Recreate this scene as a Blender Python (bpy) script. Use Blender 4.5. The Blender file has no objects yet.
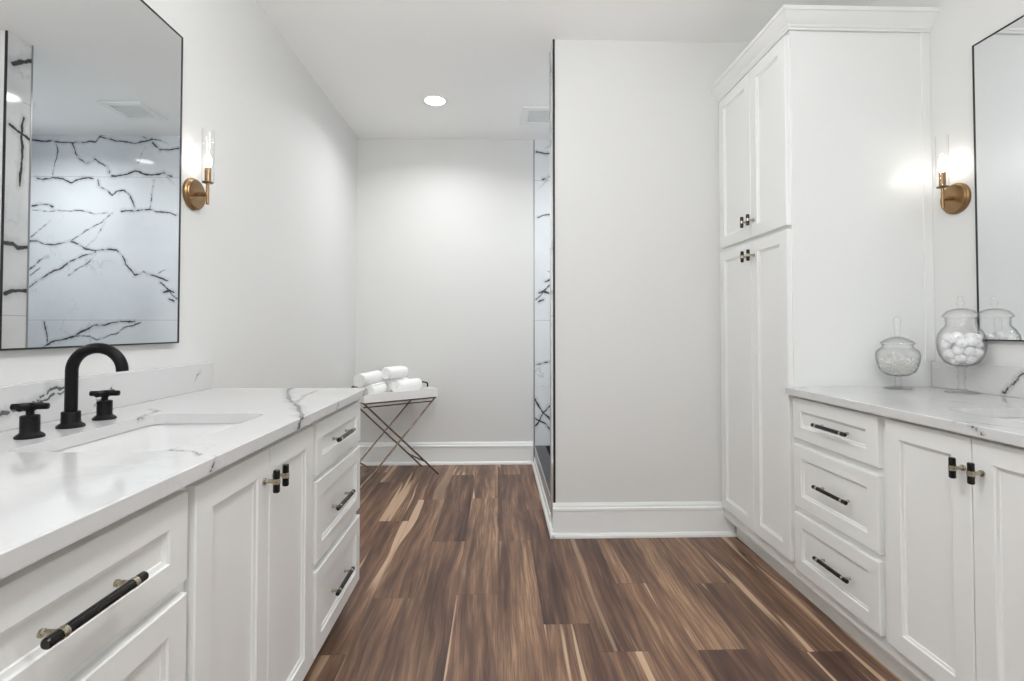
import bpy, bmesh, math, random
from mathutils import Vector, Matrix
PI = math.pi
random.seed(7)
S = bpy.context.scene
COL = S.collection

# ------------------------------------------------------------------ camera
H_CAM, F_PX = 1.14, 500.0
cam = bpy.data.cameras.new('camera')
cam.sensor_fit = 'HORIZONTAL'; cam.sensor_width = 36.0
cam.lens = F_PX / 1024 * 36.0
cam.shift_x = 0.0; cam.shift_y = -22.0 / 1024
cam.clip_start = 0.02
camo = bpy.data.objects.new('camera', cam); COL.objects.link(camo)
camo.location = (0, 0, H_CAM)
camo.rotation_euler = (math.radians(91.2), 0, math.radians(-1.6))
S.camera = camo

# ------------------------------------------------------------------ light and exposure
S.view_settings.view_transform = 'Standard'
S.view_settings.look = 'None'
S.view_settings.gamma = 1.0
S.view_settings.use_curve_mapping = False
S.view_settings.exposure = 0.0
S.cycles.max_bounces = 24; S.cycles.diffuse_bounces = 14; S.cycles.glossy_bounces = 8; S.cycles.transparent_max_bounces = 40
world = bpy.data.worlds.new('world'); S.world = world
world.use_nodes = True
bgn = world.node_tree.nodes['Background']
bgn.inputs[0].default_value = (0.85, 0.92, 1.0, 1)
bgn.inputs[1].default_value = 1.0

CAN_W = 9.0         # each recessed ceiling lamp
REAR_FILL_W = 9.0         # soft fill light through the window added behind the camera
FILL_GLOBE_E = 71.0        # added fill globes, out of frame
BULB_E = 22.0       # sconce bulbs

def area_light(name, loc, rot, size, power, color=(1, 1, 1), size_y=None, shape='DISK'):
    l = bpy.data.lights.new(name, 'AREA'); l.shape = shape; l.size = size
    if size_y: l.size_y = size_y
    l.energy = power; l.color = color
    o = bpy.data.objects.new(name, l); COL.objects.link(o)
    o.location = loc; o.rotation_euler = rot
    return o

# ------------------------------------------------------------------ room numbers (metres)
XL, XR = -1.20, 1.860
YB, YP, YR = 4.258, 2.766, -1.85        # back wall, front of the shower partition, wall behind the camera
H = 2.765
XO = 0.305                               # plane of the shower opening
YP2 = 2.90                               # back of the partition
XS = 1.60                                # far wall of the shower
ZC = 0.896                               # worktop height

area_light('rear_fill_light', (0.35, YR - 0.22, 1.55), (math.radians(90), 0, 0), 1.5, REAR_FILL_W, (0.93, 0.965, 1.0), 1.5, 'RECTANGLE')  # added fill light, shining in through the unseen rear window

# ================================================================== mesh helpers
class B:
    """collects shapes in world coordinates; every face carries a material slot"""
    def __init__(s): s.bm = bmesh.new()
    def box(s, x0, x1, y0, y1, z0, z1, bev=0.0, seg=1, m=0):
        x0, x1 = min(x0, x1), max(x0, x1); y0, y1 = min(y0, y1), max(y0, y1); z0, z1 = min(z0, z1), max(z0, z1)
        v = [s.bm.verts.new(p) for p in ((x0,y0,z0),(x1,y0,z0),(x1,y1,z0),(x0,y1,z0),(x0,y0,z1),(x1,y0,z1),(x1,y1,z1),(x0,y1,z1))]
        fs = [s.bm.faces.new([v[i] for i in q]) for q in ((3,2,1,0),(4,5,6,7),(0,1,5,4),(1,2,6,5),(2,3,7,6),(3,0,4,7))]
        for f in fs: f.material_index = m
        if bev > 0:
            es = list({e for f in fs for e in f.edges})
            r = bmesh.ops.bevel(s.bm, geom=es, offset=bev, segments=seg, affect='EDGES', profile=0.5)
            for f in r['faces']: f.material_index = m
        return s
    def rings(s, rings, closed=True, cap0=True, cap1=True, m=0):
        vr = [[s.bm.verts.new(p) for p in r] for r in rings]
        n = len(vr[0])
        for a, b in zip(vr, vr[1:]):
            for i in range(n if closed else n - 1):
                j = (i + 1) % n
                try: s.bm.faces.new((a[i], a[j], b[j], b[i])).material_index = m
                except ValueError: pass
        if cap0: s.bm.faces.new(vr[0][::-1]).material_index = m
        if cap1: s.bm.faces.new(vr[-1]).material_index = m
        return vr
    def lathe(s, prof, c=(0,0,0), axis=(0,0,1), n=32, m=0, caps=True):
        """prof: list of (radius, height along axis)"""
        ax = Vector(axis).normalized()
        t = Vector((1,0,0)) if abs(ax.x) < 0.9 else Vector((0,1,0))
        u = ax.cross(t).normalized(); w = ax.cross(u)
        C = Vector(c)
        rs = [[C + ax*h + (u*math.cos(2*PI*i/n) + w*math.sin(2*PI*i/n))*max(r, 1e-4) for i in range(n)] for r, h in prof]
        s.rings(rs, True, caps, caps, m); return s
    def tube(s, pts, r, n=12, m=0, caps=True, sq=False):
        """round (or square) bar along points; r a number or a list"""
        P = [Vector(p) for p in pts]; k = len(P)
        R = r if isinstance(r, (list, tuple)) else [r]*k
        prev = None; rs = []
        for i in range(k):
            d = (P[min(i+1, k-1)] - P[max(i-1, 0)]).normalized()
            if prev is None:
                t = Vector((0,0,1)) if abs(d.z) < 0.9 else Vector((0,1,0))
                u = d.cross(t).normalized()
            else:
                u = (prev - d*prev.dot(d)).normalized()
            prev = u; w = d.cross(u)
            if sq:
                q = [(1,1),(-1,1),(-1,-1),(1,-1)]
                rs.append([P[i] + (u*a + w*b)*R[i] for a, b in q])
            else:
                rs.append([P[i] + (u*math.cos(2*PI*j/n) + w*math.sin(2*PI*j/n))*R[i] for j in range(n)])
        s.rings(rs, True, caps, caps, m); return s
    def prism(s, poly, a, b, axis='y', m=0):
        """poly: 2D outline swept along an axis from a to b (xz for y, yz for x, xy for z)"""
        f = {'y': lambda p, t: (p[0], t, p[1]), 'x': lambda p, t: (t, p[0], p[1]), 'z': lambda p, t: (p[0], p[1], t)}[axis]
        s.rings([[f(p, a) for p in poly], [f(p, b) for p in poly]], True, True, True, m); return s
    def xform(s, mat):
        bmesh.ops.transform(s.bm, matrix=mat, verts=s.bm.verts); return s

def root_of(o):
    while o.parent: o = o.parent
    return o

def build(name, b, mats, parent=None, loc=None, smooth=True, ang=35):
    """link the collected shapes as ONE mesh object; world coordinates in, local mesh out"""
    if not isinstance(mats, (list, tuple)): mats = [mats]
    bmesh.ops.recalc_face_normals(b.bm, faces=b.bm.faces)
    me = bpy.data.meshes.new(name)
    org = Vector((0,0,0))
    if parent is not None: org = Vector(root_of(parent).location)
    elif loc is not None: org = Vector(loc)
    bmesh.ops.translate(b.bm, vec=-org, verts=b.bm.verts)
    b.bm.to_mesh(me); b.bm.free()
    for m in mats: me.materials.append(m)
    if smooth:
        me.polygons.foreach_set('use_smooth', [True]*len(me.polygons))
        me.set_sharp_from_angle(angle=math.radians(ang))
    o = bpy.data.objects.new(name, me); COL.objects.link(o)
    if parent is not None: o.parent = parent
    elif loc is not None: o.location = org
    return o

def tag(o, label=None, cat=None, group=None, kind=None):
    if label: o['label'] = label
    if cat: o['category'] = cat
    if group: o['group'] = group
    if kind: o['kind'] = kind
    return o

def thing(name, loc, label, cat, group=None):
    o = bpy.data.objects.new(name, None); COL.objects.link(o)
    o.location = loc; o.empty_display_size = 0.05
    return tag(o, label, cat, group)

def struct(name, b, mats, parent=None, smooth=False):
    o = build(name, b, mats, parent, smooth=smooth)
    if parent is None: o['kind'] = 'structure'
    return o

# ================================================================== materials
def lin(c): 
    return tuple((x/12.92 if x <= 0.04045 else ((x+0.055)/1.055)**2.4) for x in (v/255 for v in c)) + (1,)

class NT:
    def __init__(s, name):
        s.m = bpy.data.materials.new(name); s.m.use_nodes = True
        s.t = s.m.node_tree; s.t.nodes.clear()
        s.out = s.t.nodes.new('ShaderNodeOutputMaterial')
    def n(s, typ, ins=None, **kw):
        nd = s.t.nodes.new(typ)
        for k, v in kw.items(): setattr(nd, k, v)
        for k, v in (ins or {}).items():
            if hasattr(v, 'is_output'): s.t.links.new(v, nd.inputs[k])
            else: nd.inputs[k].default_value = v
        return nd
    def math(s, op, a, b=0.0, c=None, clamp=False):
        ins = {0: a, 1: b}
        if c is not None: ins[2] = c
        return s.n('ShaderNodeMath', ins, operation=op, use_clamp=clamp).outputs[0]
    def vec(s, op, a, b=(0,0,0)):
        nd = s.n('ShaderNodeVectorMath', {0: a, 1: b}, operation=op)
        return nd.outputs['Value'] if op in ('DOT_PRODUCT', 'LENGTH', 'DISTANCE') else nd.outputs[0]
    def scale(s, a, f):
        return s.n('ShaderNodeVectorMath', {0: a, 'Scale': f}, operation='SCALE').outputs[0]
    def noise(s, v, scale=5.0, detail=2.0, rough=0.5, dist=0.0):
        return s.n('ShaderNodeTexNoise', {'Vector': v, 'Scale': scale, 'Detail': detail, 'Roughness': rough, 'Distortion': dist})
    def mix(s, f, a, b, blend='MIX'):
        nd = s.t.nodes.new('ShaderNodeMix'); nd.data_type = 'RGBA'; nd.blend_type = blend
        for i, v in ((0, f), (6, a), (7, b)):
            if hasattr(v, 'is_output'): s.t.links.new(v, nd.inputs[i])
            else: nd.inputs[i].default_value = v
        return nd.outputs[2]
    def smooth(s, x, a, b, lo=0.0, hi=1.0):
        return s.n('ShaderNodeMapRange', {0: x, 1: a, 2: b, 3: lo, 4: hi}, interpolation_type='SMOOTHSTEP').outputs[0]
    def ramp(s, x, stops, interp='LINEAR'):
        nd = s.n('ShaderNodeValToRGB', {0: x}); cr = nd.color_ramp; cr.interpolation = interp
        while len(cr.elements) < len(stops): cr.elements.new(0.5)
        for e, (p, c) in zip(cr.elements, stops): e.position = p; e.color = c
        return nd.outputs[0]
    def pos(s): return s.n('ShaderNodeNewGeometry').outputs['Position']
    def bsdf(s, base, rough=0.5, metal=0.0, spec=0.5, bump=None, bstr=0.1, bdist=0.01, **kw):
        p = s.n('ShaderNodeBsdfPrincipled', {'Base Color': base, 'Roughness': rough, 'Metallic': metal, 'Specular IOR Level': spec})
        for k, v in kw.items(): p.inputs[k.replace('_', ' ')].default_value = v
        if bump is not None:
            bn = s.n('ShaderNodeBump', {'Height': bump, 'Strength': bstr, 'Distance': bdist})
            s.t.links.new(bn.outputs[0], p.inputs['Normal'])
        s.t.links.new(p.outputs[0], s.out.inputs[0]); return s.m

def paint(name, rgb, rough=0.6, bump=0.03, spec=0.35, scale=180):
    t = NT(name); P = t.pos()
    n = t.noise(P, scale, 2).outputs[0]
    big = t.noise(P, 1.3, 2).outputs[0]
    c = t.mix(t.math('MULTIPLY', big, 0.06), lin(rgb), lin(tuple(v*0.93 for v in rgb)))
    return t.bsdf(c, rough, spec=spec, bump=n, bstr=bump, bdist=0.002)

def metal(name, rgb, rough=0.3):
    t = NT(name); P = t.pos()
    n = t.noise(P, 260, 2).outputs[0]
    r = t.math('MULTIPLY_ADD', n, 0.15, rough - 0.05)
    return t.bsdf(lin(rgb), r, 1.0)

def plain(name, rgb, rough=0.4, spec=0.5, var=0.06, scale=60):
    t = NT(name); P = t.pos()
    n = t.noise(P, scale, 2).outputs[0]
    c = t.mix(t.math('MULTIPLY', n, var*2), lin(rgb), lin(tuple(v*0.8 for v in rgb)))
    return t.bsdf(c, rough, spec=spec)

def emit(name, rgb, strength):
    t = NT(name)
    e = t.n('ShaderNodeEmission', {0: lin(rgb), 1: strength})
    t.t.links.new(e.outputs[0], t.out.inputs[0]); return t.m

def thin_glass(name, tint=(1,1,1,1), lo=0.04, hi=0.75, edge=(0.55,0.56,0.56,1), power=3.0, rough=0.02):
    """a thin clear wall: lets light straight through, darkens and reflects towards its edges"""
    t = NT(name)
    lw = t.n('ShaderNodeLayerWeight', {0: 0.5})
    f = t.math('POWER', lw.outputs['Facing'], power)
    col = t.mix(f, tint, edge)
    tr = t.n('ShaderNodeBsdfTransparent', {0: col})
    gl = t.n('ShaderNodeBsdfGlossy', {0: (1,1,1,1), 'Roughness': rough})
    k = t.math('MULTIPLY_ADD', f, hi - lo, lo)
    mx = t.n('ShaderNodeMixShader', {0: k, 1: tr.outputs[0], 2: gl.outputs[0]})
    t.t.links.new(mx.outputs[0], t.out.inputs[0]); return t.m

def vein_field(t, P, lines):
    """smallest distance from point P to the vein polylines, in units of each vein's half width"""
    cur = None
    for w, pts in lines:
        for a, b in zip(pts, pts[1:]):
            a, b = Vector(a), Vector(b); ba = b - a
            pa = t.vec('SUBTRACT', P, a)
            hh = t.math('MULTIPLY', t.vec('DOT_PRODUCT', pa, ba/ba.length_squared), 1.0, clamp=True)
            d = t.vec('LENGTH', t.vec('SUBTRACT', pa, t.scale(t.n('ShaderNodeCombineXYZ', {0: ba.x, 1: ba.y, 2: ba.z}).outputs[0], hh)))
            d = t.math('MULTIPLY', d, 1.0/w)
            cur = d if cur is None else t.math('MINIMUM', cur, d)
    return cur

def marble(name, lines, base, dark, cloud, half=0.004, wob=0.02, wobs=9.0, faint=0.35, fscale=1.6, rough=0.08, joints=(), spec=0.5, fwid=0.012, dens=0.95):
    t = NT(name); P = t.pos()
    nz = t.noise(P, wobs, 4, 0.6)
    off = t.scale(t.vec('SUBTRACT', nz.outputs['Color'], (0.5,0.5,0.5)), wob)
    Q = t.vec('ADD', P, off)
    c = t.mix(t.smooth(t.noise(P, 1.9, 4, 0.55).outputs[0], 0.42, 0.75), lin(base), lin(cloud))
    # faint grey veining everywhere
    rid = t.math('ABSOLUTE', t.math('SUBTRACT', t.noise(P, fscale, 5, 0.55, 0.8).outputs[0], 0.5))
    msk = t.smooth(t.noise(P, 2.3, 2).outputs[0], 0.5, 0.68)
    fv = t.math('MULTIPLY', t.smooth(rid, fwid, 0.0), t.math('MULTIPLY', msk, faint))
    c = t.mix(fv, c, lin(tuple((a+b)/2 for a, b in zip(dark, base))))
    if lines:
        d = t.math('MULTIPLY', vein_field(t, Q, lines), 1.0/half)
        thick = t.math('MULTIPLY_ADD', t.noise(P, 22, 3).outputs[0], 2.2, 0.15)       # the veins swell and thin out
        d2 = t.math('DIVIDE', d, t.math('MAXIMUM', thick, 0.15))
        halo = t.smooth(d2, 5.0, 0.3, 0.0, 0.36)
        core = t.smooth(d2, 1.25, 0.6, 0.0, dens)
        c = t.mix(halo, c, lin(tuple((a*0.5+b*0.5) for a, b in zip(dark, base))))
        c = t.mix(core, c, lin(dark))
    for ax, v, hw in joints:
        x = t.n('ShaderNodeSeparateXYZ', {0: P}).outputs[ax]
        g = t.math('LESS_THAN', t.math('ABSOLUTE', t.math('SUBTRACT', x, v)), hw)
        c = t.mix(t.math('MULTIPLY', g, 0.6), c, lin((120,122,124)))
    return t.bsdf(c, rough, spec=spec)

TILE_VEINS = [(1.00,[(1.534,2.726),(1.456,2.707),(1.371,2.712),(1.293,2.703),(1.200,2.702),(1.092,2.706),(1.014,2.712),(0.983,2.748),(0.905,2.733),(0.842,2.717),(0.749,2.715),(0.686,2.703),(0.623,2.711),(0.546,2.744)]),(0.70,[(1.014,2.712),(0.968,2.761),(0.929,2.764)]),(1.10,[(0.545,2.712),(0.513,2.676),(0.481,2.644),(0.419,2.649),(0.333,2.658)]),(0.60,[(0.624,2.752),(0.546,2.736),(0.483,2.729),(0.404,2.698)]),(0.90,[(1.200,2.697),(1.175,2.617),(1.135,2.554),(1.088,2.525),(1.042,2.547),(1.016,2.571),(0.964,2.531),(0.917,2.508),(0.893,2.447)]),(1.20,[(0.869,2.428),(0.744,2.437),(0.682,2.470),(0.619,2.446),(0.541,2.431),(0.447,2.448),(0.384,2.424)]),(0.55,[(1.332,2.688),(1.315,2.632),(1.344,2.520),(1.358,2.424)]),(1.00,[(1.489,2.404),(1.435,2.388),(1.350,2.400),(1.272,2.389),(1.210,2.369),(1.117,2.402),(1.024,2.403)]),(0.90,[(0.985,2.387),(0.976,2.331),(0.913,2.300),(0.869,2.265),(0.835,2.292),(0.773,2.304),(0.726,2.269),(0.694,2.205),(0.677,2.133)]),(0.60,[(0.525,2.391),(0.539,2.270),(0.565,2.134)]),(0.90,[(1.523,2.171),(1.454,2.184),(1.384,2.180),(1.353,2.161)]),(0.55,[(1.515,2.136),(1.406,2.124),(1.298,2.134),(1.205,2.125),(1.112,2.130),(1.019,2.107),(0.895,2.108)]),(1.00,[(0.786,2.125),(0.677,2.129),(0.537,2.134),(0.411,2.119),(0.340,2.096)]),(0.50,[(0.864,2.108),(0.986,2.012)]),(0.40,[(0.599,2.671),(0.630,2.623),(0.660,2.542)]),(0.55,[(0.940,2.038),(1.094,1.950),(1.201,1.870)]),(0.50,[(0.924,2.030),(0.985,1.919),(1.076,1.815)]),(1.00,[(1.532,1.871),(1.463,1.868),(1.416,1.845),(1.308,1.845),(1.201,1.870),(1.138,1.846),(1.076,1.807),(0.983,1.799),(0.913,1.804),(0.827,1.800),(0.780,1.752),(0.748,1.681),(0.700,1.625),(0.669,1.593),(0.622,1.594),(0.599,1.614),(0.560,1.594),(0.482,1.575),(0.403,1.547)]),(1.00,[(1.525,1.488),(1.442,1.552),(1.350,1.607),(1.259,1.655),(1.198,1.711),(1.106,1.751),(1.013,1.772),(0.983,1.799)]),(0.60,[(0.983,1.791),(1.028,1.719),(1.104,1.664),(1.211,1.584)]),(0.80,[(1.528,1.638),(1.460,1.702),(1.384,1.742)]),(0.50,[(1.527,1.591),(1.443,1.647)]),(0.55,[(1.382,2.044),(1.450,1.964),(1.525,1.900)]),(1.20,[(1.408,0.992),(1.324,1.034),(1.156,1.078),(1.079,1.133),(1.003,1.165),(0.879,1.189),(0.756,1.197),(0.663,1.204)]),(0.70,[(1.156,1.078),(1.032,1.086),(0.970,1.046),(0.878,1.086),(0.816,1.102),(0.755,1.141),(0.616,1.197)]),(1.00,[(1.404,1.196),(1.379,1.110),(1.370,1.031)]),(1.30,[(0.433,1.446),(0.386,1.459),(0.347,1.451)]),(1.30,[(0.385,1.395),(0.346,1.372)]),(0.50,[(0.482,1.602),(0.420,1.631)]),(1.20,[(0.313,0.539),(0.364,0.455),(0.465,0.337)]),(1.20,[(0.321,0.320),(0.389,0.430),(0.465,0.505)]),(1.00,[(0.313,0.388),(0.397,0.337),(0.465,0.269)]),(1.00,[(0.330,0.835),(0.458,0.860)]),(1.00,[(0.322,1.395),(0.373,1.446),(0.459,1.531)])]
JAMB_VEINS = [(1.00,[(2.772,2.259),(2.825,2.240),(2.893,2.218)]),(0.90,[(2.854,2.327),(2.842,2.204),(2.851,2.164),(2.841,2.010),(2.839,1.935)]),(1.40,[(2.763,1.604),(2.806,1.613),(2.833,1.590),(2.889,1.601)]),(1.40,[(2.769,1.331),(2.811,1.348),(2.889,1.354)]),(1.40,[(2.782,2.601),(2.903,2.678)])]

def wood_floor():
    t = NT('walnut_planks'); P = t.pos()
    W, L = 0.177, 1.22
    sx = t.n('ShaderNodeSeparateXYZ', {0: P}); x, y = sx.outputs[0], sx.outputs[1]
    cx = t.math('DIVIDE', x, W); k = t.math('FLOOR', cx); fx = t.math('SUBTRACT', cx, k)
    # where the short joints fall in each run of planks
    known = {-5: 2.55, -4: 3.01, -3: 2.157, -2: 2.717, -1: 2.175, 0: 2.717, 1: 1.95, 2: 3.0, 3: 2.25, 4: 1.78, 5: 2.24, 6: 1.76, 7: 2.5}
    stops = [(0.0, (0.3,)*3 + (1,))] + [((kk + 10.0)/20.0 - 0.02, ((v % L)/L,)*3 + (1,)) for kk, v in known.items()]
    off = t.ramp(t.math('DIVIDE', t.math('ADD', k, 10.0), 20.0), stops, 'CONSTANT')
    yy = t.math('SUBTRACT', t.math('DIVIDE', y, L), off)
    r = t.math('FLOOR', yy); fy = t.math('SUBTRACT', yy, r)
    wn = t.n('ShaderNodeTexWhiteNoise', {'Vector': t.n('ShaderNodeCombineXYZ', {0: k, 1: r, 2: 3.0}).outputs[0]}, noise_dimensions='3D')
    rnd, rcol = wn.outputs['Value'], wn.outputs['Color']
    rs = t.n('ShaderNodeSeparateXYZ', {0: rcol})
    # grain coordinates: stretched along the plank, shifted per plank, bent a little
    bend = t.noise(t.n('ShaderNodeCombineXYZ', {0: t.math('MULTIPLY', x, 2.5), 1: t.math('MULTIPLY', y, 1.0), 2: t.math('MULTIPLY', rnd, 37.0)}).outputs[0], 1.0, 2).outputs[0]
    gx = t.math('MULTIPLY_ADD', bend, 0.085, x)
    def stretched(ax, ay, seed):
        return t.n('ShaderNodeCombineXYZ', {0: t.math('MULTIPLY', gx, ax), 1: t.math('MULTIPLY', y, ay), 2: t.math('MULTIPLY_ADD', rnd, 61.0, seed)}).outputs[0]
    broad = t.noise(stretched(9.0, 0.75, 0.0), 1.0, 3, 0.55, 0.4).outputs[0]
    mid = t.noise(stretched(38.0, 1.9, 5.0), 1.0, 3, 0.6, 0.3).outputs[0]
    fine = t.noise(stretched(190.0, 6.0, 9.0), 1.0, 3, 0.6).outputs[0]
    v = t.math('ADD', t.math('MULTIPLY', broad, 0.56), t.math('MULTIPLY', mid, 0.44))
    v = t.math('ADD', v, t.math('MULTIPLY', t.math('SUBTRACT', rnd, 0.5), 0.14))
    c = t.ramp(v, [(0.32, lin((64,48,43))), (0.42, lin((98,73,61))), (0.49, lin((127,97,79))), (0.56, lin((150,117,93))), (0.66, lin((184,149,118)))])
    c = t.mix(t.smooth(fine, 0.38, 0.64, 0.45, 0.0), c, lin((66,47,40)))
    # wavy cathedral figure on some planks
    wv = t.n('ShaderNodeTexWave', {'Vector': stretched(1.0, 0.12, 2.0), 'Scale': 9.0, 'Distortion': 6.0, 'Detail': 2.0, 'Detail Scale': 1.6}, wave_type='BANDS', bands_direction='X').outputs[1]
    c = t.mix(t.math('MULTIPLY', t.smooth(wv, 0.55, 0.95), 0.30), c, lin((84,62,54)))
    # pale sapwood streaks
    sap = t.noise(stretched(13.0, 0.40, 21.0), 1.0, 2.0, 0.5, 0.25).outputs[0]
    sm = t.math('MULTIPLY', t.smooth(sap, 0.60, 0.63), t.smooth(rs.outputs[1], 0.15, 0.35))
    sc = t.mix(fine, lin((190,158,130)), lin((214,188,160)))
    c = t.mix(t.math('MULTIPLY', sm, 0.85), c, sc)
    # plank edges
    ex = t.math('MINIMUM', fx, t.math('SUBTRACT', 1.0, fx)); ey = t.math('MINIMUM', fy, t.math('SUBTRACT', 1.0, fy))
    e = t.math('MAXIMUM', t.smooth(ex, 0.008, 0.003), t.smooth(ey, 0.0013, 0.0005))
    c = t.mix(t.math('MULTIPLY', e, 0.6), c, lin((40,30,26)))
    hgt = t.math('SUBTRACT', t.math('MULTIPLY', fine, 0.25), e)
    rgh = t.math('MULTIPLY_ADD', fine, 0.15, 0.36)
    return t.bsdf(c, rgh, spec=0.4, bump=hgt, bstr=0.25, bdist=0.0015)

def fabric(name, rgb):
    t = NT(name); P = t.pos()
    n = t.noise(P, 420, 3, 0.7).outputs[0]
    m = t.noise(P, 40, 3).outputs[0]
    c = t.mix(t.math('MULTIPLY', m, 0.12), lin(rgb), lin(tuple(v*0.85 for v in rgb)))
    return t.bsdf(c, 0.95, spec=0.1, bump=n, bstr=0.7, bdist=0.004)

M_WALL = paint('wall_paint', (222,222,220))
M_CEIL = paint('ceiling_paint', (250,250,249))
M_TRIM = paint('trim_paint', (240,242,241), 0.35, 0.01, 0.5)
M_CAB = paint('cabinet_paint', (233,234,232), 0.32, 0.008, 0.5)
M_GAP = plain('dark_recess', (70,70,70), 0.8)
M_FLOOR = wood_floor()
M_BLACK = plain('matt_black', (7,7,7), 0.42, 0.22)
M_BLACKPULL = plain('black_bar', (10,10,10), 0.25, 0.4)
M_FRAME = plain('black_mirror_frame', (26,25,24), 0.4)
M_BRASS = metal('aged_brass', (148,120,86), 0.34)
M_BRASS2 = metal('pale_brass', (184,176,158), 0.25)
M_BRONZE = metal('dark_bronze', (140,124,108), 0.16)
M_GREYMETAL = metal('grey_metal_trim', (165,165,165), 0.35)
M_MIRROR = None
_t = NT('mirror_glass'); _P = _t.pos()
M_MIRROR = _t.bsdf(_t.mix(_t.math('MULTIPLY', _t.noise(_P, 2.0).outputs[0], 0.02), (0.80,0.815,0.82,1), (0.78,0.80,0.81,1)), 0.0, 1.0)
M_PORC = plain('white_porcelain', (226,226,225), 0.10, 0.5, 0.01)
M_TOWEL = fabric('white_terry', (248,248,247))
M_COTTON = fabric('cotton', (252,252,252))
_p = [n for n in M_COTTON.node_tree.nodes if n.type == 'BSDF_PRINCIPLED'][0]
_p.inputs['Subsurface Weight'].default_value = 0.7; _p.inputs['Subsurface Radius'].default_value = (1,1,1); _p.inputs['Subsurface Scale'].default_value = 0.02
M_JAR = thin_glass('jar_glass', (0.999,0.999,0.999,1), 0.04, 0.5, (0.36,0.37,0.37,1), 3.8)
M_SHADE = thin_glass('shade_glass', (0.992,0.992,0.992,1), 0.02, 0.25, (0.82,0.82,0.82,1), 3.5)
M_PANE = thin_glass('added_window_pane', (0.97,0.98,0.98,1), 0.04, 0.5)
M_LENS = emit('lamp_lens', (255,252,246), 14.0)
M_FILL_GLOBE = emit('fill_glow', (250,252,255), FILL_GLOBE_E)  # glow of the added fill globes
M_BULB = emit('bulb_glow', (255,249,240), BULB_E)
M_CHARCOAL = marble('charcoal_tile', [], (52,52,54), (30,30,32), (66,67,69), faint=0.6, rough=0.3)
M_CURB = plain('grey_curb_tile', (168,168,168), 0.3)
M_GRAIN = plain('pale_grains', (240,239,236), 0.3, 0.6, 0.3, 160)

TILE_LINES = [(w, [(x, YB, z) for x, z in p]) for w, p in TILE_VEINS]
JAMB_LINES = [(w, [(XO, y+.012, z) for y, z in p]) for w, p in JAMB_VEINS]
TILE_ARGS = ((226,230,233), (38,40,47), (213,218,222), 0.0047, 0.045, 10.0, 0.3, 1.6, 0.07, ((2, 1.214, 0.0018), (2, 2.414, 0.0018)))
M_TILE = marble('plain_wall_tile', [], *TILE_ARGS)
def tile_patches(x0, x1, z0, z1, out):
    """halve the tiled wall until every piece is crossed by few vein strokes; one material per piece, the pattern runs on unbroken"""
    here = []
    for w, p in TILE_LINES:
        for a, c in zip(p, p[1:]):
            g = .075
            if max(a[0], c[0]) > x0-g and min(a[0], c[0]) < x1+g and max(a[2], c[2]) > z0-g and min(a[2], c[2]) < z1+g: here.append((w, [a, c]))
    if len(here) > 22 and max(x1-x0, z1-z0) > .12:
        if x1-x0 > z1-z0: xm = (x0+x1)/2; tile_patches(x0, xm, z0, z1, out); tile_patches(xm, x1, z0, z1, out)
        else: zm = (z0+z1)/2; tile_patches(x0, x1, z0, zm, out); tile_patches(x0, x1, zm, z1, out)
    else: out.append((x0, x1, z0, z1, here))
    return out
M_JAMB = marble('veined_jamb_tile', JAMB_LINES, (230,231,231), (38,40,45), (214,217,219), 0.0065, 0.03, 9.0, 0.3, 1.6, 0.07, ((2, 1.214, 0.0018), (2, 2.414, 0.0018)))
TOP_L = [(1.35, [(-.856,2.098,ZC),(-.835,2.02,ZC),(-.80,1.93,ZC),(-.745,1.80,ZC),(-.701,1.72,ZC),(-.632,1.60,ZC),(-.575,1.49,ZC),(-.541,1.40,ZC),(-.541,1.37,ZC-.03)]),
         (.75, [(-.722,2.01,ZC),(-.703,1.84,ZC),(-.68,1.73,ZC),(-.655,1.64,ZC)]),
         (.6, [(-1.06,1.56,ZC),(-1.01,1.52,ZC),(-.985,1.40,ZC)]), (.5, [(-.66,1.03,ZC),(-.61,1.02,ZC),(-.575,.99,ZC)]),
         (.8, [(-.541,.985,ZC-.004),(-.541,.965,ZC-.022)]), (.7, [(-.541,1.72,ZC-.006),(-.541,1.70,ZC-.024)]), (.8, [(-.541,2.07,ZC-.004),(-.541,2.03,ZC-.02)])]
SPL_L = [(1.25, [(-1.178,1.14,.905),(-1.178,1.215,.932),(-1.178,1.245,.945),(-1.178,1.295,.95),(-1.178,1.325,.96),(-1.178,1.345,.977),(-1.178,1.385,.981),(-1.178,1.43,.985)]),
         (1.0, [(-1.178,1.33,.953),(-1.178,1.39,.968),(-1.178,1.42,.972)]),
         (.5, [(-1.178,1.98,.94),(-1.178,2.02,.975)]), (.45, [(-1.178,1.50,.92),(-1.178,1.56,.96)])]
TOP_R = [(.45, [(1.208,1.30,ZC),(1.25,1.27,ZC),(1.29,1.18,ZC),(1.33,1.10,ZC)]), (.5, [(1.208,1.25,ZC-.006),(1.208,1.22,ZC-.02)]), (.4, [(1.5,1.70,ZC),(1.55,1.6,ZC)])]
SPL_R = [(.85, [(1.840,1.775,.905),(1.840,1.755,.925),(1.840,1.745,.945),(1.840,1.725,.965),(1.840,1.705,.985),(1.840,1.66,.995),(1.840,1.58,1.0)])]
def quartz(name, lines): return marble(name, lines, (210,210,209), (44,44,46), (205,205,204), 0.0036, 0.036, 34.0, 0.09, 2.4, 0.10, (), 0.5, 0.016, 0.85)
M_QL, M_QR = quartz('veined_quartz_left', TOP_L), quartz('veined_quartz_right', TOP_R)
M_QSL, M_QSR = quartz('veined_splash_left', SPL_L), quartz('veined_splash_right', SPL_R)

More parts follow.
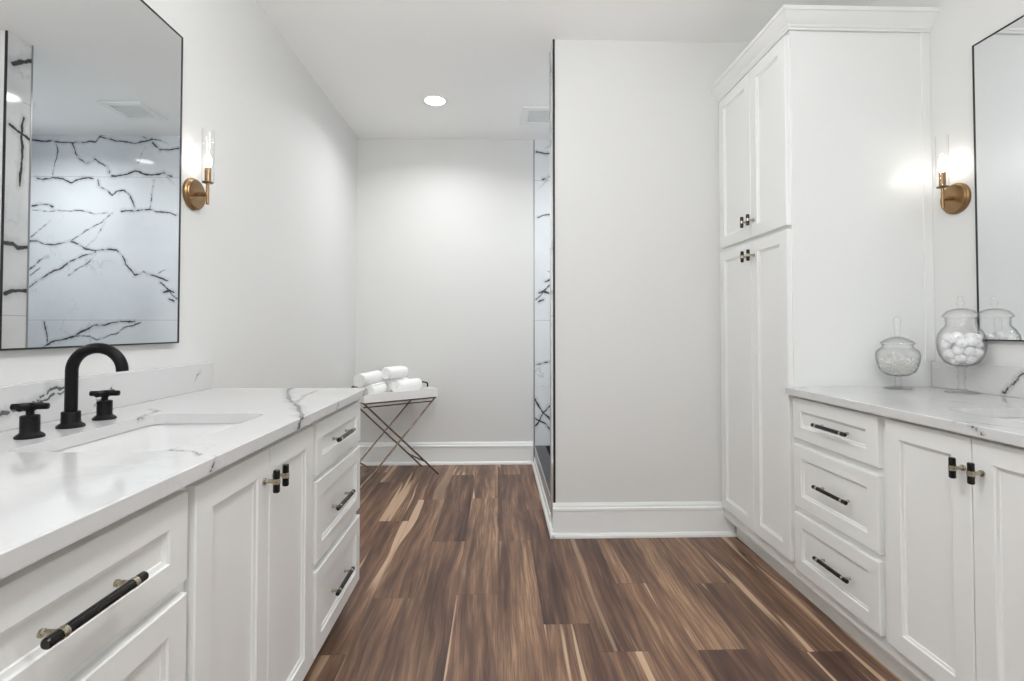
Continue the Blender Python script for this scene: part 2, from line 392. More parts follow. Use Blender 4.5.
# ================================================================== the room
T = 0.12
struct('floor', B().box(XL-T, XR+T, YR-T, YB+T, -0.08, 0.0), M_FLOOR)
struct('ceiling', B().box(XL-T, XR+T, YR-T, YB+T, H, H+0.1), M_CEIL)
struct('wall_left', B().box(XL-T, XL, YR-T, YB+T, 0, H), M_WALL)
struct('wall_right', B().box(XR, XR+T, YR-T, YP2, 0, H), M_WALL)
struct('wall_back', B().box(XL, XO, YB, YB+T, 0, H), M_WALL)
struct('wall_middle', B().box(XO+0.012, XR+T, YP, YP2, 0, H), M_WALL)       # the partition in front of the shower
# wall behind the camera; its window is added to bring in fill light
wx0, wx1, wz0, wz1 = -0.40, 1.10, 0.80, 2.30
struct('wall_rear', B().box(XL, wx0, YR-T, YR, 0, H).box(wx1, XR, YR-T, YR, 0, H).box(wx0, wx1, YR-T, YR, 0, wz0).box(wx0, wx1, YR-T, YR, wz1, H), M_WALL)
b = B()
for a, c in ((wx0-.07, wx0), (wx1, wx1+.07)): b.box(a, c, YR, YR+.02, wz0-.07, wz1+.07, .003)
b.box(wx0, wx1, YR, YR+.02, wz1, wz1+.07, .003); b.box(wx0-.09, wx1+.09, YR, YR+.05, wz0-.07, wz0, .004)
b.box(wx0, wx1, YR-.07, YR-.04, (wz0+wz1)/2-.02, (wz0+wz1)/2+.02)
for a, c in ((wx0, wx0+.04), (wx1-.04, wx1)): b.box(a, c, YR-.07, YR-.04, wz0, wz1)
for a, c in ((wz0, wz0+.04), (wz1-.04, wz1)): b.box(wx0+.04, wx1-.04, YR-.07, YR-.04, a, c)
w1 = struct('added_window', b, M_TRIM)  # added window, unseen, there for the fill light
build('pane', B().box(wx0+.04, wx1-.04, YR-.058, YR-.054, wz0+.04, wz1-.04), M_PANE, w1)

BASE_ = [(0,0),(.008,0),(.016,.012),(.016,.17),(.010,.185),(0,.185)]
# shower behind the partition
b = B(); mats = [M_TILE]
b.box(XO, XS+T, YB+.0005, YB+T, 0.15, H)
for x0, x1, z0, z1, here in tile_patches(XO, XS, 0.15, H, []):
    if here: mats.append(marble('veined_wall_tile', here, *TILE_ARGS))
    vs = [b.bm.verts.new(p) for p in ((x0, YB, z0), (x1, YB, z0), (x1, YB, z1), (x0, YB, z1))]
    b.bm.faces.new(vs).material_index = len(mats)-1 if here else 0
bmesh.ops.remove_doubles(b.bm, verts=b.bm.verts, dist=1e-5)
print('tile patches', len(mats))
struct('wall_shower_back', b, mats)
struct('trim_1', B().box(XO, XS, YB-.002, YB+T, 0, 0.15), M_CHARCOAL)        # dark tile course along the floor
struct('wall_shower_right', B().box(XS, XS+T, YP2, YB, 0, H), M_TILE)
struct('wall_shower_front', B().box(XO+0.012, XS, YP2, YP2+.012, 0, H), M_TILE)
struct('wall_shower_jamb', B().box(XO, XO+0.012, YP+.001, YP2+.012, 0, H), M_JAMB)
struct('floor_shower', B().box(XO+.10, XS, YP2+.012, YB-.002, 0, 0.05), M_CHARCOAL)
struct('trim_2', B().box(XO+.008, XO+.10, YP2+.012, YB-.002, 0, 0.148, m=0).box(XO+.003, XO+.008, YP2+.012, YB-.002, 0, 0.150, m=1), [M_CHARCOAL, M_CURB])  # curb of the shower, faced with a painted board below
struct('baseboard_shower', B().prism([(XO+.0028-d*.5, z*.34) for d, z in BASE_], YP2+.012, YB-.03, 'y'), M_TRIM)
struct('trim_3', B().box(XO, XO+.012, YP-.004, YP+.001, 0.155, H-.001), M_FRAME)                      # black edge strip at the partition corner
struct('trim_4', B().box(XO-.002, XO+.008, YB-.003, YB, 0.15, H), M_GREYMETAL)      # grey edge strip where the tile starts
struct('trim_5', B().box(XO-.002, XO, YP2+.004, YP2+.014, 0.15, H), M_GREYMETAL)

# baseboards: tall flat board, stepped cap, quarter-round shoe
BASE = [(0,0),(.030,0),(.030,.012),(.024,.021),(.016,.025),(.016,.142),(.021,.146),(.021,.158),(.012,.163),(.012,.172),(.006,.185),(0,.185)]
def base_y(name, x, sgn, y0, y1): struct(name, B().prism([(x+sgn*d, z) for d, z in BASE], y0, y1, 'y'), M_TRIM)
def base_x(name, y, sgn, x0, x1): struct(name, B().prism([(y+sgn*d, z) for d, z in BASE], x0, x1, 'x'), M_TRIM)
base_x('baseboard_back', YB, -1, XL, XO-.008)
base_x('baseboard_middle', YP-.004, -1, XO-.004, 1.31)
base_y('baseboard_left', XL, 1, 2.11, YB-.03)
base_y('baseboard_rear_left', XL, 1, YR, .40)
base_y('baseboard_rear_right', XR, -1, YR, .44)
base_x('baseboard_rear', YR, 1, XL+.03, XR-.03)
# white shoe moulding and low board along the curb
SHOE = [(0,0),(-.022,0),(-.022,.012),(-.016,.021),(-.006,.025),(0,.025)]
struct('trim_6', B().prism([(XO+.003+d, z) for d, z in SHOE], YP-.034, YB-.03, 'y'), M_TRIM)

# ================================================================== cabinets
def panel_front(b, xf, sg, y0, y1, z0, z1, th=.020, m=.052):
    """shaker front with a moulded inner edge; sg=+1 faces +x, -1 faces -x"""
    rs = []
    for ins, d in ((0, th), (0, .0025), (.0025, 0), (m, 0), (m+.0015, .0035), (m+.004, .005), (m+.0085, .0070), (m+.0100, .0095), (m+.0112, .0095)):
        x = xf - sg*d
        rs.append([(x, y0+ins, z0+ins), (x, y1-ins, z0+ins), (x, y1-ins, z1-ins), (x, y0+ins, z1-ins)])
    b.rings(rs); return b

def bar_pull(parent, xf, sg, yc, zc, name='pull', hl=.092):
    """black bar on two brass posts with brass collars"""
    b = B(); so = .026; x = xf + sg*so; r = .0072
    for s in (-1, 1):
        b.tube([(xf + sg*.0, yc+s*(hl-.0235), zc), (xf + sg*.004, yc+s*(hl-.0235), zc), (xf+sg*.005, yc+s*(hl-.0235), zc), (x - sg*.004, yc+s*(hl-.0235), zc)], [.0055,.0055,.0045,.0045], 12, 1)
        b.tube([(x, yc+s*(hl-.028), zc), (x, yc+s*(hl-.019), zc)], .0079, 14, 1)
    b.tube([(x, yc-hl, zc), (x, yc-hl+.002, zc), (x, yc+hl-.002, zc), (x, yc+hl, zc)], [.0055, r, r, .0055], 14, 0)
    return tag(build(name, b, [M_BLACKPULL, M_BRASS2], parent), 'black bar pull with pale brass posts and collars')

def t_knob(parent, xf, sg, yc, zc, name='knob'):
    b = B(); so = .030; x = xf + sg*so; hl = .027; r = .0078
    b.tube([(xf, yc, zc), (xf+sg*.004, yc, zc), (xf+sg*.005, yc, zc), (x-sg*.004, yc, zc)], [.008,.008,.005,.005], 12, 1)
    b.tube([(x, yc, zc-.0065), (x, yc, zc+.0065)], .0088, 14, 1)
    b.tube([(x, yc, zc-hl), (x, yc, zc-hl+.002), (x, yc, zc+hl-.002), (x, yc, zc+hl)], [.006, r, r, .006], 14, 0)
    return tag(build(name, b, [M_BLACKPULL, M_BRASS2], parent), 'black bar knob with a pale brass band and stem')

def vanity(label, wall, sg, xf, Y, zb, zd, fb):
    """Y: near end, near drawers y0-y1, doors y0-ym-y1, far drawers y0-y1, far end; zd: drawer z ranges"""
    e0, n0, n1, d0, dm, d1, f0, f1, e1 = Y
    root = thing('vanity_cabinet', ((wall+xf)/2, (e0+e1)/2, 0), label, 'cabinet')
    xfr = xf - sg*.020
    b = B(); xw = wall+sg*.001; zt = ZC-.0285; q = .018                      # open-topped carcass, the basin hangs into it
    def ring(i, z): return [(xw+sg*i, e0+i, z), (xfr-sg*i, e0+i, z), (xfr-sg*i, e1-i, z), (xw+sg*i, e1-i, z)]
    b.rings([ring(0, zb), ring(0, zt), ring(q, zt), ring(q, zb+q)])
    b.box(wall+sg*.001, xfr - sg*.062, e0+.02, e1, 0, zb)
    build('body', b, M_CAB, root)
    for (a, c) in ((n0, n1), (f0, f1)):
        for z0, z1 in zd:
            d = build('drawer', panel_front(B(), xf, sg, a, c, z0, z1, m=.05), M_CAB, root)
            bar_pull(d, xf, sg, (a+c)/2 - (.028 if a > 1 else -.012), (z0+z1)/2, 'pull', .092 if a > 1 else .084)
    for a, c, yk in ((d0, dm-.0012, dm-.030), (dm+.0012, d1, dm+.022)):
        d = build('door', panel_front(B(), xf, sg, a, c, fb, zd[0][1], m=.056), M_CAB, root)
        t_knob(d, xf, sg, yk, .774)
    return root

vanity('long white vanity cabinet under the left worktop, three drawers at its far end', XL, 1, -.562,
       (.415, .442, .932, .955, 1.255, 1.549, 1.578, 2.070, 2.087), .09, ((.686,.846),(.412,.664),(.124,.385)), .124)
vanity('long white vanity cabinet on the right, beside the tall cabinet', XR, -1, 1.228,
       (.455, .476, .930, .958, 1.272, 1.562, 1.594, 2.058, 2.0775), .105, ((.690,.856),(.412,.664),(.152,.387)), .150)

# tall linen cabinet
tall = thing('linen_cabinet', (1.54, 2.41, 0), 'tall white four-door linen cabinet with crown moulding, right of the partition', 'cabinet')
b = B().box(1.248, XR-.001, 2.083, YP-.001, .105, 2.46)
b.box(1.31, XR-.001, 2.079, YP-.031, 0, .105)
b.box(1.248, 1.276, 2.080, 2.083, .105, 2.418); b.box(1.822, XR-.001, 2.078, 2.083, ZC+.11, 2.418)
build('body', b, M_CAB, tall)
for z0, z1, zk in ((.165, 1.566, 1.494), (1.583, 2.400, 1.664)):
    for a, c, yk in ((2.087, 2.386, 2.386-.028), (2.3885, 2.730, 2.3885+.028)):
        d = build('door', panel_front(B(), 1.228, -1, a, c, z0, z1, m=.056), M_CAB, tall)
        t_knob(d, 1.228, -1, yk, zk)
# crown moulding, mitred at the near corner, running back to the wall
CROWN = [(0,2.417),(.009,2.417),(.011,2.424),(.016,2.428),(.018,2.436),(.030,2.450),(.041,2.466),(.047,2.477),(.052,2.479),(.054,2.494),(0,2.494)]
b = B()
rA = [(1.246-d, YP-.001, z) for d, z in CROWN]; rB = [(1.246-d, 2.081-d, z) for d, z in CROWN]; rC = [(XR-.001, 2.081-d, z) for d, z in CROWN]
b.rings([rA, rB, rC])
build('crown_moulding', b, M_CAB, tall, ang=25)

# ------------------------------------------------------------------ worktops with undermount sinks
def rrect(x0, x1, y0, y1, r, n=6):
    P = []
    for cx, cy, a0 in ((x1-r, y1-r, 0), (x0+r, y1-r, 90), (x0+r, y0+r, 180), (x1-r, y0+r, 270)):
        for i in range(n+1):
            a = math.radians(a0 + 90*i/n); P.append((cx + r*math.cos(a), cy + r*math.sin(a)))
    return P

def worktop(label, x0, x1, y0, y1, hole, mat, splash, msplash, th=.028):
    hx0, hx1, hy0, hy1 = hole
    root = thing('worktop', ((x0+x1)/2, (y0+y1)/2, ZC-th), label, 'worktop')
    b = B(); n = 6; inner = rrect(hx0, hx1, hy0, hy1, .035, n)
    K = len(inner); e = .002
    # outer outline with the same number of points, corner blocks matching the hole's corners
    def outer(ins):
        X0, X1, Y0, Y1 = x0+ins, x1-ins, y0+ins, y1-ins
        out = []
        for ci, (cx, cy) in enumerate(((X1, Y1), (X0, Y1), (X0, Y0), (X1, Y0))):
            for i in range(n+1):
                px, py = inner[ci*(n+1)+i]
                f = i/n
                if ci == 0: q = (X1, py + (Y1-py)*min(1, 2*f)) if f < .5 else (X1 + (px-X1)*(2*f-1), Y1)
                if ci == 1: q = (px + (X0-px)*min(1, 2*f), Y1) if f < .5 else (X0, Y1 + (py-Y1)*(2*f-1))
                if ci == 2: q = (X0, py + (Y0-py)*min(1, 2*f)) if f < .5 else (X0 + (px-X0)*(2*f-1), Y0)
                if ci == 3: q = (px + (X1-px)*min(1, 2*f), Y0) if f < .5 else (X1, Y0 + (py-Y0)*(2*f-1))
                out.append(q)
        return out
    rr = [[(p[0], p[1], ZC) for p in inner], [(p[0], p[1], ZC) for p in outer(e)], [(p[0], p[1], ZC-e) for p in outer(0)],
          [(p[0], p[1], ZC-th) for p in outer(0)], [(p[0], p[1], ZC-th) for p in inner], [(p[0], p[1], ZC) for p in inner]]
    b.rings(rr, True, False, False)
    bmesh.ops.remove_doubles(b.bm, verts=b.bm.verts, dist=1e-5)
    build('slab', b, mat, root, ang=30)
    sx0, sx1, sy0, sy1 = splash
    build('backsplash', B().box(sx0, sx1, sy0, sy1, ZC+.0002, 1.003, .0015), msplash, root)
    return root

HL = (-.985, -.665, 1.02, 1.470); HR = (1.365, 1.660, 1.035, 1.505)
worktop('left white quartz worktop with grey veins, backsplash and sink cutout', XL+.001, -.541, .395, 2.103, HL, M_QL, (XL+.001, -1.178, .395, 2.103), M_QSL)
worktop('right white quartz worktop beneath the two glass jars', 1.208, XR-.001, .435, 2.0770, HR, M_QR, (XR-.02, XR-.001, .435, 2.0770), M_QSR)

def sink(label, hole):
    x0, x1, y0, y1 = hole; g = .006; zt = ZC-.0286
    root = thing('sink', ((x0+x1)/2, (y0+y1)/2, zt-.15), label, 'sink')
    b = B(); rs = []
    for ins, z, r in ((-g-.02, zt, .05), (-g, zt, .04), (-g+.003, zt-.004, .04), (.002, zt-.05, .042), (.010, zt-.10, .05), (.03, zt-.128, .06), (.07, zt-.138, .05), (.10, zt-.141, .03)):
        rs.append([(p[0], p[1], z) for p in rrect(x0+ins, x1-ins, y0+ins, y1-ins, r, 6)])
    b.rings(rs, True, False, True)
    rs2 = []
    for ins, z, r in ((-g-.02, zt, .05), (-g-.02, zt-.012, .05), (-g-.008, zt-.014, .045), (-.006, zt-.05, .05), (.002, zt-.105, .05), (.03, zt-.145, .06), (.10, zt-.152, .03)):
        rs2.append([(p[0], p[1], z) for p in rrect(x0+ins, x1-ins, y0+ins, y1-ins, r, 6)])
    b.rings(rs2, True, False, True)
    bmesh.ops.remove_doubles(b.bm, verts=b.bm.verts, dist=1e-5)
    build('basin', b, M_PORC, root)
    c = ((x0+x1)/2, (y0+y1)/2, zt-.141)
    build('drain', B().lathe([(0,.001),(.012,.001),(.014,.003),(.024,.0035),(.027,.0015),(.028,.0002)], c, n=28), M_BLACK, root)
    return root
sink('white undermount basin set in the left worktop below the black faucet', HL)
sink('white undermount basin cut into the right worktop', HR)

# ------------------------------------------------------------------ black faucet on the left worktop
fa = thing('faucet', (-1.065, 1.275, ZC), 'matt black arched faucet with two cross handles by the left sink', 'faucet')
bx, by = -1.063, 1.280
b = B().lathe([(.0,0),(.0285,0),(.0285,.004),(.026,.007),(.0205,.011),(.0195,.013),(.0195,.037),(.0185,.039),(.012,.040)], (bx, by, ZC), n=32)
build('spout_base', b, M_BLACK, fa)
R_ = .057; zc_ = ZC+.139; P = [(bx, by, ZC+.039), (bx, by, ZC+.08), (bx, by, ZC+.115), (bx, by, zc_)]
yw = .35                                       # swing of the spout towards the room's far end
dx, dy = math.cos(math.radians(yw*20)), math.sin(math.radians(yw*20))
for i in range(1, 27):
    a = math.radians(180 - i*172/26); q = R_ + R_*math.cos(a)
    P.append((bx + q*dx, by + q*dy, zc_ + R_*math.sin(a)))
P.append((P[-1][0]+.001, P[-1][1], P[-1][2]-.010))
build('spout', B().tube(P, .0132, 20), M_BLACK, fa)
for hx, hy, rot in ((-1.054, 1.161, 12), (-1.067, 1.392, 8)):
    b = B().lathe([(.0,0),(.0265,0),(.0265,.004),(.024,.007),(.0185,.011),(.0175,.013),(.0175,.048),(.016,.050),(.0075,.051),(.0075,.064)], (hx, hy, ZC), n=30)
    for k in (0, 90):
        a = math.radians(rot + k); c, s_ = math.cos(a), math.sin(a); zz = ZC+.0695
        b.tube([(hx-.035*c, hy-.035*s_, zz), (hx-.034*c, hy-.034*s_, zz), (hx+.034*c, hy+.034*s_, zz), (hx+.035*c, hy+.035*s_, zz)], [.0055,.0072,.0072,.0055], 14)
    b.lathe([(.0,.060),(.010,.060),(.0105,.063),(.0105,.076),(.009,.0775),(0,.078)], (hx, hy, ZC), n=20)
    build('handle', b, M_BLACK, fa)

# ------------------------------------------------------------------ framed mirrors
def mirror(label, wall, sg, y0, y1, z0, z1):
    root = thing('wall_mirror', (wall, (y0+y1)/2, (z0+z1)/2), label, 'mirror')
    f = .005; dpt = .020
    b = B(); xa = wall + sg*.0005; xb = wall + sg*dpt
    b.box(xa, xb, y0, y0+f, z0, z1).box(xa, xb, y1-f, y1, z0, z1).box(xa, xb, y0+f, y1-f, z0, z0+f).box(xa, xb, y0+f, y1-f, z1-f, z1)
    build('frame', b, M_FRAME, root, smooth=False)
    build('glass', B().box(wall + sg*.001, wall + sg*.018, y0+f, y1-f, z0+f, z1-f), M_MIRROR, root, smooth=False)
    return root
mirror('large black-framed mirror on the left wall reflecting veined tile', XL, 1, .62, 1.886, 1.088, 2.232)
mirror('black-framed mirror on the right wall behind the cotton jar', XR, -1, .66, 1.870, 1.096, 2.240)

# ------------------------------------------------------------------ wall sconces
def sconce(label, wall, sg, y, zp):
    root = thing('wall_sconce', (wall, y, zp), label, 'wall light')
    xc = wall + sg*.060
    build('backplate', B().lathe([(.0,0.0005),(.062,.0005),(.062,.010),(.058,.014),(.0575,.0145),(.0575,.0185),(.055,.021),(.0,.021)], (wall, y, zp), (sg,0,0), 44), M_BRASS, root)
    b = B().box(wall+sg*.020, xc+sg*.002, y-.009, y+.009, zp-.006, zp+.006, .002)
    b.tube([(xc, y, zp-.040), (xc, y, zp-.038), (xc, y, zp+.046)], [.004,.0058,.0058], 14)
    build('arm', b, M_BRASS, root)
    build('candle_cup', B().lathe([(.0,.043),(.006,.043),(.019,.045),(.0205,.048),(.019,.049),(.0,.049)], (xc, y, zp), n=28), M_BRASS, root)
    build('candle_sleeve', B().lathe([(.0,.049),(.0112,.049),(.0112,.106),(.0095,.107),(.0,.107)], (xc, y, zp), n=22), M_BRASS, root)
    build('bulb', B().lathe([(.006,.1075),(.009,.112),(.0125,.122),(.0135,.132),(.011,.146),(.0065,.158),(.001,.168)], (xc, y, zp), n=20), M_BULB, root)
    build('glass_shade', B().lathe([(.0195,.0495),(.0225,.0495),(.0225,.256),(.0205,.257),(.0205,.0505)], (xc, y, zp), n=36, caps=False), M_SHADE, root)
    return root
sconce('brass candle sconce in a glass tube beside the left mirror', XL, 1, 1.985, 1.668)
sconce('brass candle sconce with glass tube between tall cabinet and right mirror', XR, -1, 1.965, 1.668)

# ------------------------------------------------------------------ recessed ceiling lights
def can(x, y, label, w=CAN_W):
    root = thing('recessed_light', (x, y, H), label, 'ceiling light')
    b = B().lathe([(.092,-.0002),(.092,-.003),(.088,-.006),(.074,-.007),(.070,-.004),(.070,-.0002)], (x, y, H), n=48)
    build('trim_ring', b, M_TRIM, root)
    build('lens', B().lathe([(.0,-.0005),(.069,-.0005),(.069,-.0035),(.0,-.0040)], (x, y, H), n=40), M_LENS, root)
    area_light('recessed_light_lamp', (x, y, H-.012), (0,0,0), .14, w, (.985, .992, 1.0)).data.spread = math.radians(150)
    return root
can(-.449, 3.535, 'lit round recessed ceiling light above the towel table')
can(1.05, 3.62, 'round recessed ceiling light inside the tiled shower', CAN_W*1.15)
# opal globes added out of frame to brighten the ceiling and upper walls
def globe(x, y, zc, label):
    root = thing('added_fill_globe', (x, y, H), label, 'added fill light')
    build('canopy', B().lathe([(.0,-.0003),(.065,-.0003),(.065,-.016),(.058,-.022),(.0,-.023)], (x, y, H), n=36), M_BRASS, root)
    build('stem', B().lathe([(.006,-.02),(.006,zc-H+.105),(.03,zc-H+.104),(.034,zc-H+.092)], (x, y, H), n=20), M_BRASS, root)
    build('fill_glow_globe', B().lathe([(.105*math.sin(math.radians(a)), zc-H-.105*math.cos(math.radians(a))) for a in range(1, 165, 7)], (x, y, H), n=36), M_FILL_GLOBE, root)
globe(.02, 1.15, 2.28, 'unseen opal fill globe added over the aisle between the two sinks')
globe(.02, -.45, 2.28, 'unseen opal fill globe added over the aisle behind the camera')
can(.30, -1.15, 'unseen round recessed light added behind the camera as fill')  # extra recessed light, added out of view for more brightness

# exhaust vent
vt = thing('ceiling_vent', (.34, 3.74, H), 'square white exhaust grille in the ceiling by the shower opening', 'ceiling vent')
vx0, vx1, vy0, vy1 = .185, .49, 3.605, 3.905
b = B()
for q in ((vx0, vx1, vy0, vy0+.045), (vx0, vx1, vy1-.045, vy1), (vx0, vx0+.045, vy0+.045, vy1-.045), (vx1-.045, vx1, vy0+.045, vy1-.045)):
    b.box(q[0], q[1], q[2], q[3], H-.016, H-.0003, .003)
build('frame', b, M_TRIM, vt)
b = B().box(vx0+.045, vx1-.045, vy0+.045, vy1-.045, H-.0025, H-.0005, m=1)
n = 12
for i in range(n):
    yy = vy0+.05 + (vy1-vy0-.10)*(i+.5)/n
    b.box(vx0+.045, vx1-.045, yy-.0034, yy+.0034, H-.011, H-.0026)
for i in range(1, 10):
    xx = vx0+.045 + (vx1-vx0-.09)*i/10
    b.box(xx-.0015, xx+.0015, vy0+.045, vy1-.045, H-.010, H-.0026)
build('grille', b, [M_TRIM, M_GAP], vt, smooth=False)

# ------------------------------------------------------------------ glass jars on the right worktop
def jar(label, x, y, foot, bowl, lid, knob, z=ZC):
    root = thing('glass_jar', (x, y, z), label, 'jar')
    build('foot', B().lathe(foot, (x, y, z+.0003), n=40), M_JAR, root)
    t = .0022
    inner = [(max(r-t, .001), h + (t if i == 0 else 0)) for i, (r, h) in enumerate(bowl)]
    build('bowl', B().lathe(bowl + inner[::-1], (x, y, z), n=48, caps=False), M_JAR, root, ang=50)
    l = build('lid', B().lathe(lid, (x, y, z), n=44, caps=False), M_JAR, root, ang=50)
    build('knob', B().lathe(knob, (x, y, z), n=24), M_JAR, l, ang=50)
    return root
J2 = (1.775, 1.870)
jar('taller footed glass jar filled with white cotton balls, by the right mirror', J2[0], J2[1],
    [(.0,0),(.053,0),(.054,.002),(.050,.005),(.020,.010),(.011,.016),(.009,.028),(.0085,.046),(.011,.056),(.015,.060),(.010,.066),(.009,.082),(.014,.096),(.022,.101)],
    [(.004,.102),(.030,.104),(.052,.116),(.066,.140),(.073,.168),(.0745,.195),(.070,.222),(.058,.244),(.049,.254),(.0465,.262),(.0465,.284),(.050,.289)],
    [(.0465,.284),(.0535,.2905),(.054,.294),(.050,.300),(.038,.312),(.018,.3195),(.006,.321),(.006,.3235),(.019,.322),(.040,.3145),(.052,.302),(.0562,.294),(.0555,.2895)],
    [(.007,.3235),(.006,.330),(.011,.336),(.0125,.343),(.009,.350),(.006,.354),(.009,.359),(.0095,.364),(.006,.369),(.001,.371)])
J1 = (1.630, 1.998)
jar('squat footed glass jar with pointed lid, in front of the tall cabinet', J1[0], J1[1],
    [(.0,0),(.047,0),(.048,.002),(.044,.0045),(.018,.008),(.010,.013),(.0095,.044),(.013,.050)],
    [(.004,.051),(.034,.055),(.058,.070),(.0665,.090),(.0725,.112),(.0755,.138),(.072,.152),(.0655,.160),(.054,.168),(.052,.178),(.0545,.182)],
    [(.048,.178),(.0555,.1835),(.056,.187),(.050,.191),(.034,.201),(.016,.208),(.006,.210),(.006,.2125),(.018,.211),(.036,.204),(.052,.194),(.0585,.187),(.0575,.1825)],
    [(.009,.2125),(.008,.220),(.0095,.240),(.0125,.262),(.0135,.276),(.011,.288),(.006,.294),(.001,.296)])
# pale grains lying in the squat jar
g = B(); rg = random.Random(3); cnt = 0
prof = [(.051,.030),(.058,.052),(.070,.060),(.090,.066),(.098,.066)]
while cnt < 900:
    zz = rg.uniform(.058, .122); rr_ = (.036 if zz < .064 else .050 if zz < .075 else .059 if zz < .09 else .064)*math.sqrt(rg.random()); a = rg.uniform(0, 2*PI)
    mt = Matrix.Translation((J1[0]+rr_*math.cos(a), J1[1]+rr_*math.sin(a), ZC+zz)) @ Matrix.Rotation(rg.uniform(0, 3), 4, Vector((rg.random(), rg.random(), 1)))
    bmesh.ops.create_icosphere(g.bm, subdivisions=1, radius=rg.uniform(.0026, .0042), matrix=mt); cnt += 1
o = build('bath_salts', g, M_GRAIN, loc=(J1[0], J1[1], ZC+.053))
tag(o, 'heap of pale translucent grains in the bottom of the squat glass jar', 'bath salts', kind='stuff')
# cotton balls piled in the taller jar
cb = B(); bmesh.ops.create_icosphere(cb.bm, subdivisions=3, radius=.0178)
rn = random.Random(5)
for v in cb.bm.verts:
    p = v.co.normalized()
    v.co *= 1 + .11*math.sin(7*p.x+3*p.y+1) * math.cos(6*p.z-2*p.x) + rn.uniform(-.035, .035)
spots = []
def bowl_r(h):
    pr = [(.104,.0),(.108,.030),(.120,.050),(.140,.063),(.168,.070),(.195,.0715),(.215,.068),(.235,.060),(.255,.045)]
    for (h0, r0), (h1, r1) in zip(pr, pr[1:]):
        if h0 <= h <= h1: return r0 + (r1-r0)*(h-h0)/(h1-h0)
    return 0
tries = 0
while len(spots) < 90 and tries < 200000:
    tries += 1
    h_ = rn.uniform(.122, .232); lim = min(bowl_r(max(.105, h_-.010)), bowl_r(h_), bowl_r(min(.254, h_+.010))) - .0192
    if lim <= 0: continue
    r_ = lim*math.sqrt(rn.random()); a = rn.uniform(0, 2*PI)
    p = Vector((J2[0]+r_*math.cos(a), J2[1]+r_*math.sin(a), ZC+h_))
    if h_ > .207 + .012*math.cos(a*2+1): continue
    if all((p-q).length > .0287 for q in spots): spots.append(p)
first = None
for p in spots:
    if first is None:
        o = build('cotton_ball', cb, M_COTTON, loc=(0,0,0)); first = o; o.location = p
        tag(o, 'white cotton ball heaped inside the taller glass jar by the right mirror', 'cotton ball', 'cotton balls in the taller glass jar')
    else:
        o = first.copy(); COL.objects.link(o); o.location = p
    o.rotation_euler = (rn.uniform(0, 6), rn.uniform(0, 6), rn.uniform(0, 6))

# ------------------------------------------------------------------ folding tray table with rolled towels
FR = Vector((-.467, 3.900, 0)); dl = Vector((-.81, -.586, 0)).normalized(); dd = Vector((-.586, .81, 0)).normalized()
LEN, DEP, ZT = .585, .415, .617
def tp(l, d, z): return FR + dl*l + dd*d + Vector((0, 0, z))      # along the table, across the table, height
tb = thing('tray_table', tuple(tp(LEN/2, DEP/2, 0)), 'folding tray table with white tray and bronze crossed legs, holding rolled towels', 'table')
# tray: thin floor with four upright sides, two with black handles
b = B()
def slab(l0, l1, d0, d1, z0, z1, bb, m=0):
    bb.rings([[tp(l0,d0,z0), tp(l1,d0,z0), tp(l1,d1,z0), tp(l0,d1,z0)], [tp(l0,d0,z1), tp(l1,d0,z1), tp(l1,d1,z1), tp(l0,d1,z1)]], m=m)
w_ = .014; zt1 = ZT+.062
slab(w_, LEN-w_, w_, DEP-w_, ZT, ZT+.027, b)
slab(0, LEN, 0, w_, ZT, zt1, b); slab(0, LEN, DEP-w_, DEP, ZT, zt1, b)
slab(0, w_, w_, DEP-w_, ZT, zt1, b); slab(LEN-w_, LEN, w_, DEP-w_, ZT, zt1, b)
tr = build('tray', b, paint('tray_paint', (236,235,233), 0.4, 0.01, 0.5), tb, smooth=False)
for l in (w_/2, LEN-w_/2):
    b = B()
    pts = [tp(l, DEP/2-.055, zt1-.004), tp(l, DEP/2-.055, zt1+.022), tp(l, DEP/2-.045, zt1+.032), tp(l, DEP/2+.045, zt1+.032), tp(l, DEP/2+.055, zt1+.022), tp(l, DEP/2+.055, zt1-.004)]
    b.tube(pts, .0065, 10)
    tag(build('tray_handle', b, M_BLACK, tr), 'black bow handle')
# crossed legs: two frames of slim square bar
zt = ZT-.009; r_ = .0066
for d in (.022, .335):
    off = .016 if d < .1 else -.016
    build('leg', B().tube([tp(.012, d, zt), tp(LEN+.02, d, .007)], r_, 14), M_BRONZE, tb)
    build('leg', B().tube([tp(LEN-.012, d+off, zt), tp(-.03, d+off, .007)], r_, 14), M_BRONZE, tb)
for l, z, d0, d1 in ((.012, zt, .022, .335), (LEN-.012, zt, .038, .319), (.081, .12, .038, .319), (LEN-.091, .12, .022, .335)):
    build('cross_bar', B().tube([tp(l, d0, z), tp(l, d1, z)], r_*.9, 12), M_BRONZE, tb)
build('rail', B().tube([tp(.012, .050, zt-.030), tp(LEN-.012, .050, zt-.030)], .0045, 8), M_BRONZE, tb)
build('rail', B().tube([tp(.012, .006, zt+.003), tp(LEN-.012, .006, zt+.003)], .0055, sq=True), M_BRONZE, tb)

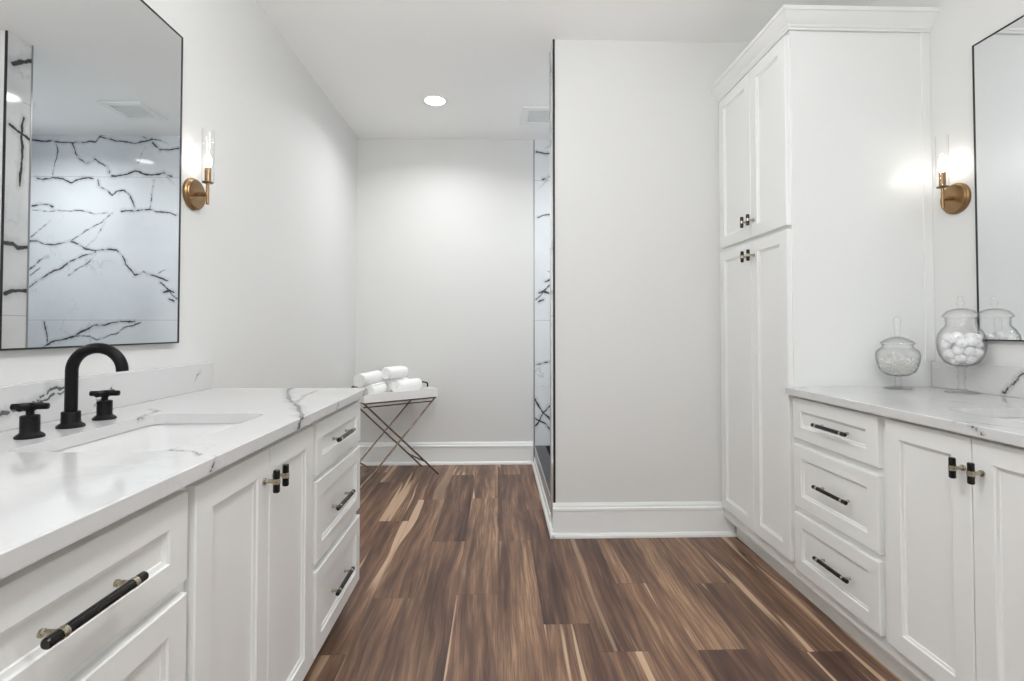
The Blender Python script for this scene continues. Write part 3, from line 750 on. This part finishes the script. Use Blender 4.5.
def towel(label, a, bnd, r, turn):
    """rolled towel from point a to point bnd; the ends show the spiral of the roll"""
    A, Bq = Vector(a), Vector(bnd); ax = (Bq-A).normalized()
    u = ax.cross(Vector((0,0,1))).normalized(); w = ax.cross(u)
    root = B(); K = 150; turns = 4.2; th = r/(turns+.35)
    ins, out = [], []
    rr_ = random.Random(int(turn*100))
    for i in range(K+1):
        f = i/K; ang = turn + f*turns*2*PI
        rad = .004 + (r-.004-th*.5)*f
        sq = 1 - .06*math.sin(ang)**2
        c, s_ = math.cos(ang), math.sin(ang)
        ins.append((u*c + w*s_*sq)*(rad - th*.44)); out.append((u*c + w*s_*sq)*(rad + th*.44))
    L_ = (Bq-A).length
    sections = []
    for j, (t_, k) in enumerate(((0.0, .955), (.006, .985), (.02, 1.0), (.3, 1.0), (.7, 1.0), (L_-.02, 1.0), (L_-.006, .985), (L_, .955))):
        t2 = min(t_, L_)
        if .25 < t_ < .75: t2 = L_*t_
        jit = rr_.uniform(-.001, .001)
        prof = []
        for q in out: prof.append(A + ax*t2 + q*(k+jit) )
        for q in ins[::-1]: prof.append(A + ax*t2 + q*k)
        sections.append(prof)
    root.rings(sections, True, False, False)
    # end faces follow the spiral
    n = K+1
    for sec in (0, -1):
        base = (0 if sec == 0 else (len(sections)-1)*2*n)
        root.bm.verts.ensure_lookup_table()
        for i in range(K):
            root.bm.faces.new((root.bm.verts[base+i], root.bm.verts[base+i+1], root.bm.verts[base+2*n-2-i], root.bm.verts[base+2*n-1-i]))
    o = build('rolled_towel', root, M_TOWEL, loc=tuple((A+Bq)/2), ang=60)
    return tag(o, label, 'towel', 'rolled white towels on the tray table')

def roll(label, l0, d0, l1, d1, z, r, turn): return towel(label, tuple(tp(l0, d0, z)), tuple(tp(l1, d1, z)), r, turn)
zl = ZT+.0275
roll('rolled white towel at the front right of the tray, nearest its black handle', .282, .140, .056, .226, zl+.057, .057, 2.2)
roll('rolled white towel behind the front right roll, half under the small top roll', .292, .266, .108, .338, zl+.057, .057, .8)
roll('small rolled white towel topmost of the pile, towards the wall', .335, .203, .150, .277, zl+.156, .054, 3.0)
roll('rolled white towel low at the front left, half hidden by the worktop', .520, .074, .340, .247, zl+.047, .047, 4.0)
roll('rolled white towel low at the back left, behind the front left roll', .530, .205, .430, .302, zl+.045, .045, 5.0)
roll('long rolled white towel across the left rolls, its end above the worktop corner', .602, .058, .270, .390, zl+.131, .054, 1.4)
